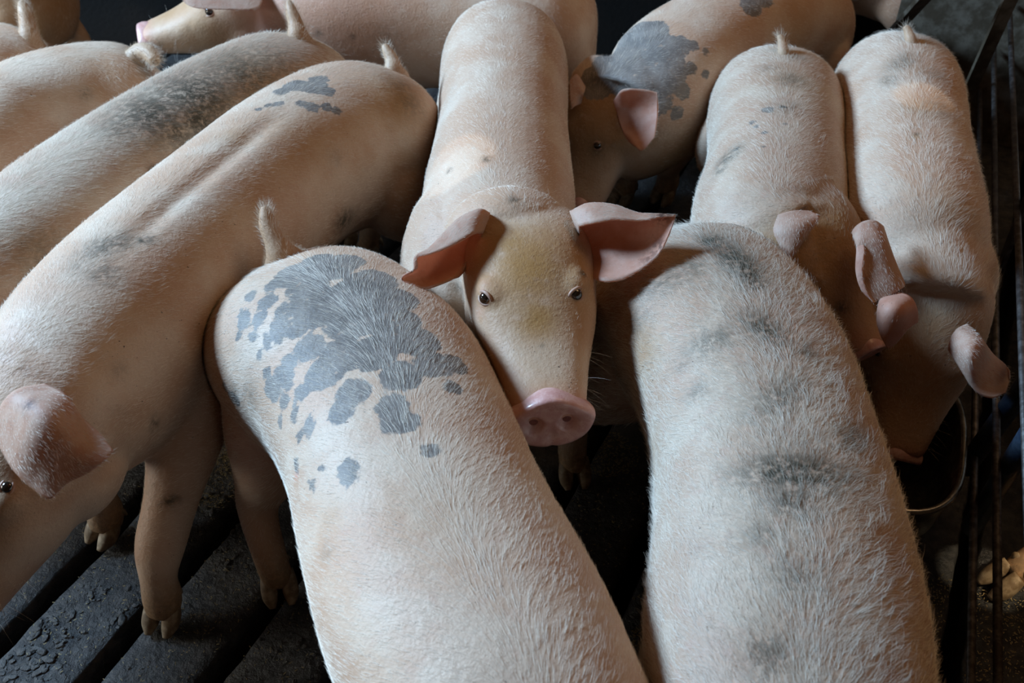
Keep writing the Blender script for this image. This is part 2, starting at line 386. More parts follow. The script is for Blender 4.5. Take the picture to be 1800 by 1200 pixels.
# feeding bowl: rounded-square stainless pan with a rolled rim
BC = np.array([.750, 1.41, 0.0]); bowl = empty('feeding_bowl', BC); tag(bowl, 'round stainless feeding bowl that the rightmost pig eats from', 'bowl')
def ringpts(r, z, n=48, p=2.9):
    ph = np.linspace(0, 2 * math.pi, n, endpoint=False); c, s = np.cos(ph), np.sin(ph)
    x = np.sign(c) * np.abs(c) ** (2 / p) * r * .86; y = np.sign(s) * np.abs(s) ** (2 / p) * r * 1.18
    return BC + x[:, None] * FN + y[:, None] * FD + np.array([0, 0, z])
b = MB(); prof = [(.001, .055), (.09, .058), (.135, .075), (.163, .13), (.178, .225), (.184, .232), (.183, .222), (.168, .125), (.14, .062), (.09, .045), (.001, .042)]
b.grid(np.array([ringpts(r, z) for r, z in prof]), True); link('pan', b.mesh('pan', BC), M['bowl'], bowl)
b = MB(); ring = ringpts(.181, .230); G = []
for i in range(48):
    T = nrm(ring[(i + 1) % 48] - ring[i - 1]); R = np.cross(T, ZUP); ph = np.linspace(0, 2 * math.pi, 8, endpoint=False)
    G.append(ring[i] + .007 * (np.cos(ph)[:, None] * R + np.sin(ph)[:, None] * ZUP))
G.append(G[0]); b.grid(np.array(G), True); link('rim', b.mesh('rim', BC), M['bowl'], bowl)
b = MB(); b.box(BC + np.array([0, 0, .021]), np.array([FN, FD, ZUP]), (.06, .06, .022)); link('foot', b.mesh('foot', BC, False), M['steel'], bowl)

# leaning grimy partition at the far right corner
pc = at(1700, 40, .30); part = empty('partition_panel', (pc[0], pc[1], 0)); PO = np.array(part.location)
tag(part, 'grimy grey brown partition panel behind the rightmost pig', 'panel')
b = MB(); b.box(np.array([1.27, 3.13, .45]) + ACROSS * .50, np.array([ACROSS, SLAT, ZUP]), (.52, .012, .45)); link('board', b.mesh('board', PO, False), M['panel'], part)
pa, pb = at(1566, 62, .30), at(1640, -20, .62)
T = nrm(pb - pa); R = nrm(np.cross(T, (0, -1, .3))); U = np.cross(R, T)
b = MB(); b.box((pa + pb) / 2 + T * .05, np.array([R, T, U]), (.030, np.linalg.norm(pb - pa) / 2 + .35, .006)); link('flat_brace', b.mesh('flat_brace', PO, False), M['panel'], part)
pa, pb = at(1712, 140, .34), at(1775, 0, .62)
T = nrm(pb - pa); R = nrm(np.cross(T, (0, -1, .3))); U = np.cross(R, T)
b = MB(); b.box((pa + pb) / 2, np.array([R, T, U]), (.020, np.linalg.norm(pb - pa) / 2 + .30, .006)); link('edge_strip', b.mesh('edge_strip', PO, False), M['panel'], part)

# ------------------------------------------------------------------ pigs
BODY = np.array([  # station t, half width, top drop, bottom depth
    (-.070, .030, -.14, -.22), (-.060, .085, -.095, -.28), (-.035, .130, -.050, -.335), (.01, .156, -.018, -.365), (.07, .170, -.004, -.385), (.15, .175, 0, -.385),
    (.28, .169, 0, -.365), (.42, .162, 0, -.372), (.56, .166, 0, -.385), (.68, .172, 0, -.395), (.77, .168, -.001, -.395), (.85, .154, -.004, -.37), (.92, .134, -.010, -.32), (.97, .112, -.018, -.26), (1.01, .075, -.035, -.20)])
HEAD = np.array([  # u from the poll to the snout: half width, top, bottom
    (-.22, .085, .055, -.10), (-.08, .118, .082, -.135), (.08, .126, .096, -.142), (.22, .124, .098, -.138), (.36, .116, .088, -.128), (.48, .108, .072, -.117), (.60, .094, .056, -.100), (.72, .081, .046, -.082),
    (.84, .071, .042, -.064), (.93, .064, .041, -.052), (.985, .059, .038, -.046)])

def frame_of(fwd, up=(0, 0, 1), roll=0):
    f = nrm(fwd); r = nrm(np.cross(f, up)); u = np.cross(r, f)
    if roll: c, s = math.cos(roll), math.sin(roll); r, u = r * c + u * s, u * c - r * s
    return f, r, u

def make_ear(name, rows, parent, off, thick=.006, nu=34, nv=30, dirt=(), coat=None, flip=False):
    """rows: control points from base to tip, each from one edge to the other, as world points"""
    R = np.array(rows); A = np.array([catmull(r, nv) for r in R]); A = np.stack([catmull(A[:, j], nu) for j in range(nv)], 1)
    du = np.gradient(A, axis=0); dv = np.gradient(A, axis=1); Nn = nrm(np.cross(du, dv))
    if flip: Nn = -Nn
    uu = np.linspace(0, 1, nu)[:, None]; v2 = np.linspace(-1, 1, nv)[None]
    th = thick * (1.1 - .6 * uu) * np.sqrt(np.clip(1 - .55 * v2 ** 6, .05, 1)) * .5
    T = A + Nn * th[..., None]; B = A - Nn * th[..., None]
    b = MB(); loop = np.concatenate([T, B[:, ::-1]], 1)            # closed profile around each row
    b.rings(loop)
    me = b.mesh(name, off); V = b.verts(); n = len(V)
    inner = np.zeros(n); m2 = nv * 2
    for i in range(nu): inner[i * m2:i * m2 + nv] = 1.0; inner[i * m2] = inner[i * m2 + nv - 1] = .3
    flow = nrm(np.repeat(nrm(du.mean(1)), m2, 0)); flow = np.vstack([flow, flow[:1], flow[-1:]])
    attr(me, 'inner', inner)
    d = np.zeros(n)
    for (p, r) in dirt: d = np.maximum(d, np.exp(-(np.linalg.norm(V - p, axis=1) / r) ** 2))
    attr(me, 'dirt', d); attr(me, 'tan', np.zeros(n)); attr(me, 'hair_flow', flow, 'FLOAT_VECTOR')
    attr(me, 'hair_len', np.where(inner > .5, .006, .009)); attr(me, 'hair_density', np.where(inner > .5, .12, 1.0))
    o = link(name, me, M['ear'], parent)
    if coat: coat.grow(o, np.asarray(off), 60000 * HAIR, .00013, .3, .10, .3)
    return o

def make_snout(N, f, r, u, size, parent, off):
    """flat disc with a raised rim and two nostrils"""
    b = MB(); nr, na = 22, 56; G = []
    for i in range(nr):
        q = i / (nr - 1); row = []
        for j in range(na):
            a = 2 * math.pi * j / na; c, s = math.cos(a), math.sin(a)
            ex = .062 * size * (1 + .08 * math.exp(-((s - .25) / .35) ** 2)) * np.sign(c) * abs(c) ** .95; ey = (.036 + .010 * max(0, s) ** 6 if s > 0 else .046) * size * s
            if q <= .72:   # face
                k = q / .72; x, y = ex * k, ey * k
                z = .016 + .0035 * ss(k, .55, .85) - .002 * ss(k, .9, 1.0)
                for sx in (-1, 1):
                    dd = ((x - sx * .025 * size) / (.0115 * size)) ** 2 + ((y + .002) / (.0135 * size)) ** 2
                    z -= .013 * math.exp(-dd * dd * .9)
                z -= .003 * math.exp(-(x / (.006 * size)) ** 2) * ss(-y, .0, .03)
            else:          # back over the rim
                k = (q - .72) / .28; x, y = ex * (1 + .05 * math.sin(k * 3.1) - .16 * k * k), ey * (1 + .05 * math.sin(k * 3.1) - .14 * k * k); z = .0175 * (1 - k) ** 1.0 - .022 * k
            row.append(N + r * x + u * y + f * z * size)
        G.append(row)
    b.rings(np.array(G)[1:])
    o = link('snout', b.mesh('snout', off), M['snout'], parent)
    for sx in (-1, 1):
        c = N + r * sx * .025 * size + u * (-.002) + f * (.002 * size)
        e = MB(); e.ell(c, np.array([r, u, f]), (.0095 * size, .011 * size, .0045 * size), 8, 12); link('nostril', e.mesh('nostril', off), M['nostril'], o)
    return o

def make_eye(P, n, up, size, parent, off):
    f = nrm(n); r = nrm(np.cross(up, f)); u = np.cross(f, r)
    c = P - f * .0085 * size
    e = MB(); e.ell(c, np.array([r, u, f]), np.array([.0135, .0130, .0130]) * size, 16, 22); eo = link('eye', e.mesh('eye', off), M['sclera'], parent)
    e = MB(); e.ell(c + f * .0050 * size, np.array([r, u, f]), np.array([.0116, .0118, .0092]) * size, 14, 20); link('iris', e.mesh('iris', off), M['eye'], eo)
    for sgn in (1, -1):   # upper and lower lid: fleshy almond rims
        ph = np.linspace(0, math.pi, 18); P3 = [c + r * math.cos(a) * .0158 * size + u * sgn * math.sin(a) * (.0112 if sgn > 0 else .0106) * size + f * (.0020 + .0048 * math.sin(a)) * size for a in ph]
        rad = .0018 + .0018 * np.sin(ph); t = MB(); t.tube(np.array(P3), rad * size, n=30, m=12); link('eyelid', t.mesh('eyelid', off), M['lid'], eo)

def make_foot(P, d, parent, off, size=1.0):
    """two pointed claws and two dew claws at the ground point P, toes towards d"""
    d = nrm(np.array([d[0], d[1], 0])); s = np.array([d[1], -d[0], 0])
    for sx in (-1, 1):
        b = MB(); base = P + s * sx * .0165 * size
        pts = np.array([base + ZUP * .052 - d * .008, base + ZUP * .034 + d * .012 + s * sx * .003, base + ZUP * .017 + d * .030 + s * sx * .004, base + ZUP * .006 + d * .046 + s * sx * .002]) 
        b.loft(pts, np.tile(s, (4, 1)), np.tile(nrm(ZUP + d * .8), (4, 1)), np.array([.015, .0165, .0145, .006]) * size, np.array([.014, .017, .014, .005]) * size, np.array([.016, .026, .020, .006]) * size, 2.3, 14, 16)
        V = b.v[-1]; V[:, 2] = np.maximum(V[:, 2], 0.0005)
        link('claw', b.mesh('claw', off), M['claw'], parent)
        b = MB(); q = P - d * .026 + s * sx * .020 + ZUP * .062
        b.tube(np.array([q + d * .01 + ZUP * .01, q, q - d * .010 - ZUP * .022]), np.array([.008, .009, .003]) * size, 10, 10)
        link('dewclaw', b.mesh('dewclaw', off), M['claw'], parent)

BODIES = []
def press(V, me, off, gap=.003):
    """where the animals lean on each other the flesh gives way instead of passing through"""
    V = V.copy(); moved = np.zeros(len(V), bool)
    for bvh, lo, hi in BODIES:
        ix = np.nonzero(((V > lo - .01) & (V < hi + .01)).all(1))[0]
        for k in ix:
            h = bvh.find_nearest(Vector(V[k]), .16)
            if h[0] is None: continue
            d = (Vector(V[k]) - h[0]).dot(h[1])
            if d < gap: V[k] = np.array(h[0] + h[1] * gap); moved[k] = True
    if moved.any():
        me.vertices.foreach_set('co', (V - off).astype(np.float32).ravel()); me.update()
        E = np.empty(len(me.edges) * 2, np.int32); me.edges.foreach_get('vertices', E); E = E.reshape(-1, 2); n = len(V)
        deg = np.bincount(E.ravel(), minlength=n)[:, None].clip(1); m = moved.astype(float)
        for _ in range(3): m = np.maximum(m, (np.bincount(E[:, 0], m[E[:, 1]], n) + np.bincount(E[:, 1], m[E[:, 0]], n)) / deg[:, 0])
        for _ in range(4):
            S = np.stack([np.bincount(E[:, 0], V[E[:, 1], c], n) + np.bincount(E[:, 1], V[E[:, 0], c], n) for c in range(3)], 1)
            V = V + .5 * m[:, None] * (S / deg - V)
        me.vertices.foreach_set('co', (V - off).astype(np.float32).ravel()); me.update()
    return V

def pig(label, spine, head=None, W=1.0, D=1.0, voxel=.008, feet={}, ears='std', earspec=None, tail=None, spots=(), dirt=(), tan=(), pink=(), extra=(), eyes=None,
        hair=42000, hlen=.017, hrad=.00016, mat='skin', seed=1, smooth=7, eyesize=1.0, group='pigs crowded in the pen', allover=0.0, chaos=.11, curl=.3, lift=.16, cuts=None, snout=True, legs='frlb', groove=(), legpath=None):
    S = [np.asarray(p, float) for p in spine]
    if head: S.append(np.asarray(head['B'], float) - ZUP * .004)
    S = np.array(S); SPL = catmull(S, 60)
    seg = np.linalg.norm(np.diff(SPL, axis=0), axis=1); cum = np.concatenate([[0], np.cumsum(seg)]); Lb = cum[-1]
    def sp(t):
        x = t * Lb
        if x < 0: return SPL[0] + nrm(SPL[0] - SPL[1]) * (-x) * np.array([1, 1, .0])
        if x > Lb: return SPL[-1] + nrm(SPL[-1] - SPL[-2]) * (x - Lb)
        return np.array([np.interp(x, cum, SPL[:, c]) for c in range(3)])
    def tg(t):
        v = sp(min(t + .03, 1.0)) - sp(max(t - .03, 0.0)); return nrm(v)
    def fr(t):
        T = tg(t); T2 = nrm(np.array([T[0], T[1], T[2] * .6])); return frame_of(T2)
    base = sp(.45); off = np.array([base[0], base[1], 0.0])
    root = empty('pig', off); tag(root, label, 'pig', group)
    mb = MB()
    prof = BODY.copy(); prof[:, 1] *= W; prof[:, 3] *= D
    if cuts is not None: prof = np.array([(t, w_ * float(np.interp(t, *cuts)), a_, b_) for t, w_, a_, b_ in prof])
    C, R, U, a, bu, bd = [], [], [], [], [], []
    sc = .92 / max(Lb, .5)
    for t, w_, top, bot in prof:
        tt = t if 0 <= t <= 1 else (t * sc if t < 0 else 1 + (t - 1) * sc)
        f, r, u = fr(min(max(tt, 0), 1)); p = sp(tt); dep = top - bot
        C.append(p + ZUP * (top - .44 * dep)); R.append(r); U.append(ZUP); a.append(w_); bu.append(.44 * dep); bd.append(.56 * dep)
    mb.loft(np.array(C), np.array(R), np.array(U), np.array(a), np.array(bu), np.array(bd), 2.25, 70, 40)
    # shoulders and hams
    for t, lat, z, rr in ((.74, .085, -.22, (.13, .085, .16)), (.08, .084, -.225, (.12, .085, .15))):
        f, r, u = fr(t)
        for s in (-1, 1): mb.ell(sp(t) + r * s * lat * W + ZUP * z, np.array([f, r, ZUP]), np.array(rr) * W)
    # legs
    legpts = {}
    z0 = sp(.5)[2]
    for key, t, lat, hind in (('fl', .74, -.098, 0), ('fr', .74, .098, 0), ('bl', .07, -.105, 1), ('br', .07, .105, 1)):
        f, r, u = fr(t); f = nrm(f * np.array([1, 1, 0])); top = sp(t) + r * lat * W
        g = np.asarray(feet[key][0], float) if key in feet else np.array([*(top - f * (.02 if hind else -.0))[:2], 0.0])
        toe = np.asarray(feet[key][1], float) if key in feet and len(feet[key]) > 1 else f
        def P(k, z, fw=0): return np.array([*(top + (g - top) * k + f * fw)[:2], z])
        def Q(k, z, fw=0): return np.array([*(sp(t) + r * lat * W * k + f * fw)[:2], z])
        if hind: pts = [Q(.5, z0 - .15, .04), Q(.72, z0 - .24, .035), P(.1, .33, .040), P(.5, .235, -.005), P(.8, .165, -.045), P(1, .085, -.012), P(1, .03, .0)]; rad = [.04, .095, .092, .060, .038, .031, .030]
        else: pts = [Q(.5, z0 - .20, .0), Q(.85, z0 - .28, .0), P(.2, .30, -.012), P(.55, .215, -.004), P(.8, .160, .008), P(.95, .110, .0), P(1, .070, -.006), P(1, .03, .004)]; rad = [.04, .090, .078, .052, .046, .034, .037, .033]
        if key in (legpath or {}): pts = [np.asarray(q, float) for q in legpath[key]]
        mb.tube(np.array(pts), np.array(rad) * (.5 + .5 * W), 26, 16); legpts[key] = (np.array(pts), g, toe)
    # head
    hf = None
    if head:
        B, Nn = np.asarray(head['B'], float), np.asarray(head['N'], float); sz = head.get('size', 1.0)
        f0, r0, u0 = frame_of(Nn - B, head.get('up', (0, 0, 1)), head.get('roll', 0)); Bc = B - u0 * .095 * sz
        hf, hr, hu = frame_of(Nn - Bc, u0, 0); HL = np.linalg.norm(Nn - Bc)
        hp = HEAD.copy(); hp[:, 1:] *= sz; hp[:, 1] *= head.get('hw', 1.0)
        HC = np.array([Bc + hf * HL * q[0] for q in hp])
        mb.loft(HC, np.tile(hr, (len(hp), 1)), np.tile(hu, (len(hp), 1)), hp[:, 1], hp[:, 2], -hp[:, 3], 2.35, 44, 32)
        for s in (-1, 1):   # brow ridges, cheeks
            mb.ell(Bc + hf * HL * .36 + hr * s * .066 * sz + hu * .056 * sz, np.array([hf, hr, hu]), np.array([.046, .036, .024]) * sz)
            mb.ell(Bc + hf * HL * .22 + hr * s * .072 * sz - hu * .065 * sz, np.array([hf, hr, hu]), np.array([.085, .055, .075]) * sz)
        mb.ell(Bc + hf * HL * .20 + hu * .047 * sz, np.array([hf, hr, hu]), np.array([.09, .075, .05]) * sz)
        # neck
        c1, c2, c3, c4 = sp(.70), sp(.87), Bc - hf * HL * .02, Bc + hf * HL * .18
        f1, r1, _ = fr(.70); f2, r2, _ = fr(.87); dz = head.get('neck', 0.0)
        mb.loft(np.array([c1 - ZUP * .19, c2 - ZUP * (.165 + dz), c3 - hu * .025, c4 - hu * .02]), np.array([r1, nrm(r2 + hr), hr, hr]), np.array([ZUP, nrm(ZUP + hu), hu, hu]),
                np.array([.158 * W, .148 * W, .122 * sz, .10 * sz]), np.array([.175, .155, .110 * sz, .07 * sz]), np.array([.20, .18, .13 * sz, .10 * sz]), 2.2, 26, 30)
    for e in extra: mb.ell(np.asarray(e[0], float), np.asarray(e[1]) if e[1] is not None else np.eye(3), e[2])
    raw = mb.mesh('raw', off); me = remesh(raw, voxel); bpy.data.meshes.remove(raw); me.name = 'body'
    V = laplace(me, smooth) + off
    V = press(V, me, off)
    Nv = vnormals(me); n = len(V)
    if groove:   # shallow furrows beside the spine
        ts0 = np.linspace(0, 1, 50); S0 = np.array([sp(t) for t in ts0]); R0 = np.array([fr(t)[1] for t in ts0])
        ii0 = ((V[:, None, :2] - S0[None, :, :2]) ** 2).sum(2).argmin(1); la0 = ((V - S0[ii0]) * R0[ii0]).sum(1); tt0 = ts0[ii0]
        for l0, wd, dp, a0, b0 in groove:
            V = V - Nv * (dp * np.exp(-((la0 - l0) / wd) ** 2) * ss(tt0, a0 - .08, a0 + .08) * (1 - ss(tt0, b0 - .08, b0 + .08)) * (Nv[:, 2] > 0))[:, None]
        me.vertices.foreach_set('co', (V - off).astype(np.float32).ravel()); me.update(); Nv = vnormals(me)
    ob = link('body', me, M[mat], root)
    me.polygons.foreach_set('use_smooth', [True] * len(me.polygons))
    tri = [tuple(p.vertices) for p in me.polygons]
    bvh = BVHTree.FromPolygons([Vector(v) for v in V], tri)
    BODIES.append((bvh, V.min(0), V.max(0)))
    camp = Vector((0, 0, CAMH))
    def hit(px, py):
        d = Vector(ad(px, py, 1.0)) - camp; h = bvh.ray_cast(camp, d.normalized())
        return (np.array(h[0]), np.array(h[1])) if h[0] else (None, None)
    # spine coordinates of each vertex
    ts = np.linspace(-.05, 1.05, 60); SPS = np.array([sp(t) for t in ts]); FRS = [fr(min(max(t, 0), 1)) for t in ts]
    d2 = ((V[:, None, :2] - SPS[None, :, :2]) ** 2).sum(2); ix = d2.argmin(1)
    T = np.array([f[0] for f in FRS])[ix]; Rr = np.array([f[1] for f in FRS])[ix]; lat = ((V - SPS[ix]) * Rr).sum(1)
    legm = ss(-V[:, 2], -.24, -.14)
    flow = -T * 1.0 + Rr * np.sign(lat)[:, None] * ss(np.abs(lat), .0, .06)[:, None] * .75 - ZUP * .35
    hl = np.full(n, hlen); hl *= 1.0 + .55 * np.exp(-(lat / .05) ** 2)
    hm = np.zeros(n)
    if hf is not None:
        hu_ = ((V - Bc) @ hf) / HL; rad = np.linalg.norm((V - Bc) - (V - Bc) @ hf[:, None] * hf, axis=1)
        hm = ss(hu_, -.10, .18) * (rad < .19 * sz)
        hfl = -hf * 1.0 + nrm(((V - Bc) @ hr)[:, None] * hr) * .35
        flow = flow * (1 - hm[:, None]) + hfl * hm[:, None]; hl = hl * (1 - .52 * hm) * (1 - .45 * ss(hu_, .7, .95) * hm)
    flow = flow * (1 - legm[:, None]) - ZUP * legm[:, None]; hl = hl * (1 - .55 * legm)
    flow = nrm(flow - Nv * (flow * Nv).sum(1, keepdims=True))
    dens = np.where(Nv[:, 2] < -.45, .15, 1.0) * np.where(legm > .5, .7, 1.0)
    def gauss(lst):
        o = np.zeros(n)
        for q in lst:
            p, nn_ = hit(q[0], q[1])
            if p is None: continue
            dd = np.linalg.norm(p - np.array([0, 0, CAMH])); k = dd / FPX
            r = q[2] * k; e = V - p
            if len(q) > 4:   # elongated: angle of the long axis along the image, aspect
                p2, _ = hit(q[0] + 6 * math.cos(q[4]), q[1] + 6 * math.sin(q[4]))
                if p2 is not None: ax = nrm(p2 - p); al = e @ ax; e = e - np.outer(al, ax) * (1 - 1 / q[5])
            o = np.maximum(o, (q[3] if len(q) > 3 else 1.0) * np.exp(-((e ** 2).sum(1) / r ** 2) ** 1.0))
        return o
    patch = np.full(n, -.05)
    for q in spots:
        p, nn_ = hit(q[0], q[1])
        if p is None: continue
        k = np.linalg.norm(p - np.array([0, 0, CAMH])) / FPX; r = q[2] * k; e = V - p
        if len(q) > 3:
            p2, _ = hit(q[0] + 4 * math.cos(q[3]), q[1] + 4 * math.sin(q[3]))
            if p2 is not None: ax = nrm(p2 - p); al = e @ ax; e = e - np.outer(al, ax) * (1 - 1 / q[4])
        patch = np.maximum(patch, r - np.linalg.norm(e, axis=1))
    dt = gauss(dirt); tn = gauss(tan); pkv = gauss(pink)
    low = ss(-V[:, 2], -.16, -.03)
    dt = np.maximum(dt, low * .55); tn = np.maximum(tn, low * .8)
    if allover: dt = np.clip(dt + allover * np.exp(-(lat / .12) ** 2), 0, 1)
    if hf is not None:
        tn = np.maximum(tn, head.get('tan', .25) * hm * ss((V - Bc) @ hu / sz, .0, .08))
        pkv = np.maximum(pkv, .55 * hm * ss(hu_, .84, .97))
    for nm, v in (('patch', patch), ('dirt', dt), ('tan', tn), ('pink', pkv), ('hair_len', hl), ('hair_density', dens)): attr(me, nm, v)
    attr(me, 'hair_flow', flow, 'FLOAT_VECTOR')
    coat = Coat(seed); coat.grow(ob, off, hair * .9 * HAIR, hrad, lift, chaos, curl)
    for key in legs if isinstance(legs, (list, tuple)) else ('fl', 'fr', 'bl', 'br'): make_foot(legpts[key][1], legpts[key][2], root, off)
    # tail
    if tail is not None:
        hp_, _ = hit(*tail[0][0][:2]); hp_ = sp(0) if hp_ is None else hp_; dq = hp_[1] * CP + (CAMH - hp_[2]) * SP + .012
        tp = np.array([ad(q[0], q[1], dq + q[2]) for q in tail[0]]); tr = np.array(tail[1]); tp = np.vstack([tp[0] + (tp[0] - tp[1]) * .9 + nrm(ad(*tail[0][0][:2], 1) - np.array([0, 0, CAMH])) * .03, tp, tp[-1] + (tp[-1] - tp[-2]) * .12]); tr = np.concatenate([[tr[0] * 1.7], [tr[0] * 1.15], tr[1:], [.0012]]); b = MB(); b.tube(tp, tr, 36, 14)
        tm = b.mesh('tail', off); nn_ = len(tm.vertices); Vt = co_of(tm) + off; to = link('tail', tm, M[mat], root)
        PT = catmull(tp, 36); TT = nrm(np.gradient(PT, axis=0)); ii = ((Vt[:, None] - PT[None]) ** 2).sum(2).argmin(1); kk = ii / 35.0
        for nm in ('patch', 'dirt', 'tan', 'pink'): attr(tm, nm, np.full(nn_, -.05 if nm == 'patch' else (.35 if nm == 'tan' else .0)))
        attr(tm, 'hair_len', .010 + .013 * ss(kk, .35, .9)); attr(tm, 'hair_density', 1 + .8 * ss(kk, .5, 1.0)); attr(tm, 'hair_flow', TT[ii], 'FLOAT_VECTOR')
        coat.grow(to, off, 75000 * HAIR, .00013, 1.0, .3, .3)
    if hf is not None:
        if snout: make_snout(Nn - hf * .012 * sz, nrm(hf + hu * head.get('stilt', .10)), hr, nrm(hu - hf * head.get('stilt', .10)), sz * head.get('ssz', 1.0), root, off)
        for k in range(26):   # whiskers
            sd = 1 if k % 2 else -1; uq = coat.rng.uniform(.62, .93); o_ = Bc + hf * HL * uq + hr * sd * .25 - hu * coat.rng.uniform(-.02, .05) * sz; h = bvh.ray_cast(Vector(o_), Vector(-hr * sd))
            if h[0]: coat.strand(np.array(h[0]) - off, nrm(np.array(h[1]) + hf * coat.rng.uniform(-.3, .5) + hu * coat.rng.uniform(-.4, .4)), coat.rng.uniform(.02, .055), .00012)
        # eyes
        if eyes is None:
            for s in (-1, 1):
                o_ = Bc + hf * HL * .40 + hr * s * .3 + hu * .058 * sz; h = bvh.ray_cast(Vector(o_), Vector(-hr * s))
                if h[0]: make_eye(np.array(h[0]), nrm(np.array(h[1]) + hf * .3), hu, sz * eyesize, root, off)
        else:
            for q in eyes:
                p, nn_ = hit(q[0], q[1])
                if p is not None: make_eye(p, nrm(nn_ + np.asarray(q[2] if len(q) > 2 else (0, 0, 0), float)), hu, sz * eyesize, root, off)
        # ears
        def std_ear(s):
            sp_ = (earspec or {}).get(s, {}); out, fw, up_, ln = sp_.get('out', .75), sp_.get('fw', .75), sp_.get('up', .25), sp_.get('len', .15) * sz
            o0 = Bc + hf * HL * .10 + hr * s * .088 * sz + hu * .068 * sz
            dirn = nrm(hr * s * out + hf * fw + hu * up_); wid = nrm(np.cross(dirn, hu * .8 + hf * .6)) * s; nn2 = nrm(np.cross(wid, dirn))
            rows = []
            for k, (q, wd, dr) in enumerate(((-.12, .045, 0), (.15, .060, .012), (.42, .066, .02), (.70, .052, .012), (.90, .028, -.004), (1.0, .008, -.012))):
                c0 = o0 + dirn * ln * q - hu * (q ** 2) * sp_.get('droop', .03); rows.append([c0 + wid * wd * sz * x - nn2 * s * (1 - abs(x) ** 2) * .020 * sz * (1 - .4 * q) * -1 for x in (-1, -.5, 0, .5, 1)])
            make_ear('ear', rows, root, off, .006, coat=coat, flip=(s > 0))
        if ears == 'std': std_ear(-1); std_ear(1)
        else:
            for e in ears:
                if 'side' in e: std_ear(e['side'])
                else: make_ear('ear', e['rows'], root, off, e.get('thick', .0055), dirt=e.get('dirt', ()), coat=coat, flip=e.get('flip', False))
    coat.build(root)
    return root, hit

H = .63
def ear_rows(d0, rows): return [[ad(x, y, d0 + dz) for (x, y, dz) in r] for r in rows]
#PIGS#
def ahead(spine, pitch=-.35, L=.36, gap=.10, drop=.02, turn=0.0):
    """poll and snout points that carry on from the end of a spine"""
    a, b = np.asarray(spine[-2]), np.asarray(spine[-1]); f = nrm((b - a) * np.array([1, 1, 0])); c, s = math.cos(turn), math.sin(turn)
    f = np.array([f[0] * c - f[1] * s, f[0] * s + f[1] * c, 0])
    B = b + f * gap - ZUP * drop; return dict(B=B, N=B + f * L * math.cos(pitch) + ZUP * L * math.sin(pitch))

# --- pig in the middle, looking up at the camera
d0 = 1.80
earR = ear_rows(d0, [
    [(1036, 488, .02), (1026, 452, .05), (1022, 415, .07), (1002, 374, .03), (1018, 398, -.005)],
    [(1058, 494, -.02), (1052, 450, .035), (1050, 408, .05), (1034, 359, .01), (1044, 392, -.025)],
    [(1090, 492, -.03), (1094, 450, .015), (1090, 405, .03), (1078, 361, .0), (1083, 386, -.03)],
    [(1122, 476, -.03), (1132, 440, .0), (1130, 402, .01), (1121, 375, -.01), (1124, 388, -.03)],
    [(1150, 455, -.035), (1159, 428, -.015), (1162, 400, -.015), (1160, 377, -.025), (1158, 382, -.033)],
    [(1165, 436, -.04), (1174, 416, -.03), (1182, 396, -.03), (1188, 379, -.03), (1187, 381, -.033)]])
earL = ear_rows(1.79, [
    [(848, 410, .0), (860, 376, .03), (858, 402, .07), (832, 455, .05), (806, 486, .02)],
    [(832, 412, -.02), (842, 369, .01), (838, 405, .06), (818, 458, .04), (798, 490, .0)],
    [(806, 426, -.03), (808, 384, .01), (808, 420, .05), (798, 468, .03), (783, 496, -.015)],
    [(780, 438, -.035), (777, 414, .0), (782, 436, .035), (778, 476, .02), (764, 503, -.025)],
    [(757, 446, -.04), (754, 437, -.02), (760, 452, .01), (758, 482, .01), (747, 508, -.03)],
    [(734, 452, -.04), (730, 452, -.035), (741, 470, -.01), (742, 488, -.01), (733, 505, -.035)],
    [(734, 470, -.035), (727, 474, -.035), (726, 480, -.025), (722, 491, -.03), (717, 500, -.04)],
    [(713, 482, -.035), (708, 485, -.038), (705, 489, -.04), (706, 493, -.04), (710, 497, -.04)]])
P1s = [at(886, -16, .63), at(885, 50, .64), at(882, 150, .64), at(876, 230, .64), at(878, 300, .64), at(896, 352, .645)]
pig('cream pig looking up between two pigs, chin resting on the grey-spotted one', P1s, dict(B=at(922, 392, .655), N=at(968, 742, .50), size=1.0, roll=-.06, tan=.7, neck=.02, ssz=1.12, stilt=.22), W=.98, voxel=.0052,
    ears=[dict(rows=earR, flip=False, dirt=[(ad(1150, 430, 1.77), .022), (ad(1135, 448, 1.77), .016), (ad(1165, 378, 1.77), .02)]), dict(rows=earL, flip=False)],
    eyes=[(850, 524, (-.15, -.2, .1)), (1015, 518, (.3, -.3, .0))], eyesize=.95,
    dirt=[(855, 280, 9), (905, 352, 12, .8), (790, 300, 6), (953, 608, 4, 1.0), (805, 505, 7), (1025, 480, 8)], tan=[(930, 470, 110, 1.0), (945, 560, 60, 1.0), (900, 430, 70, .9), (845, 560, 14, .5), (1005, 190, 40, .3), (890, 640, 45, .35)],
    pink=[(850, 500, 30, .45), (845, 545, 20, .4), (960, 720, 40, .3)], extra=[((-.105, 1.72, .40), None, (.135, .22, .20)), ((-.004, 1.585, .572), None, (.130, .095, .104))],
    hair=52000, hlen=.012, seed=11, smooth=6, legs=('fl', 'fr', 'bl', 'br'))

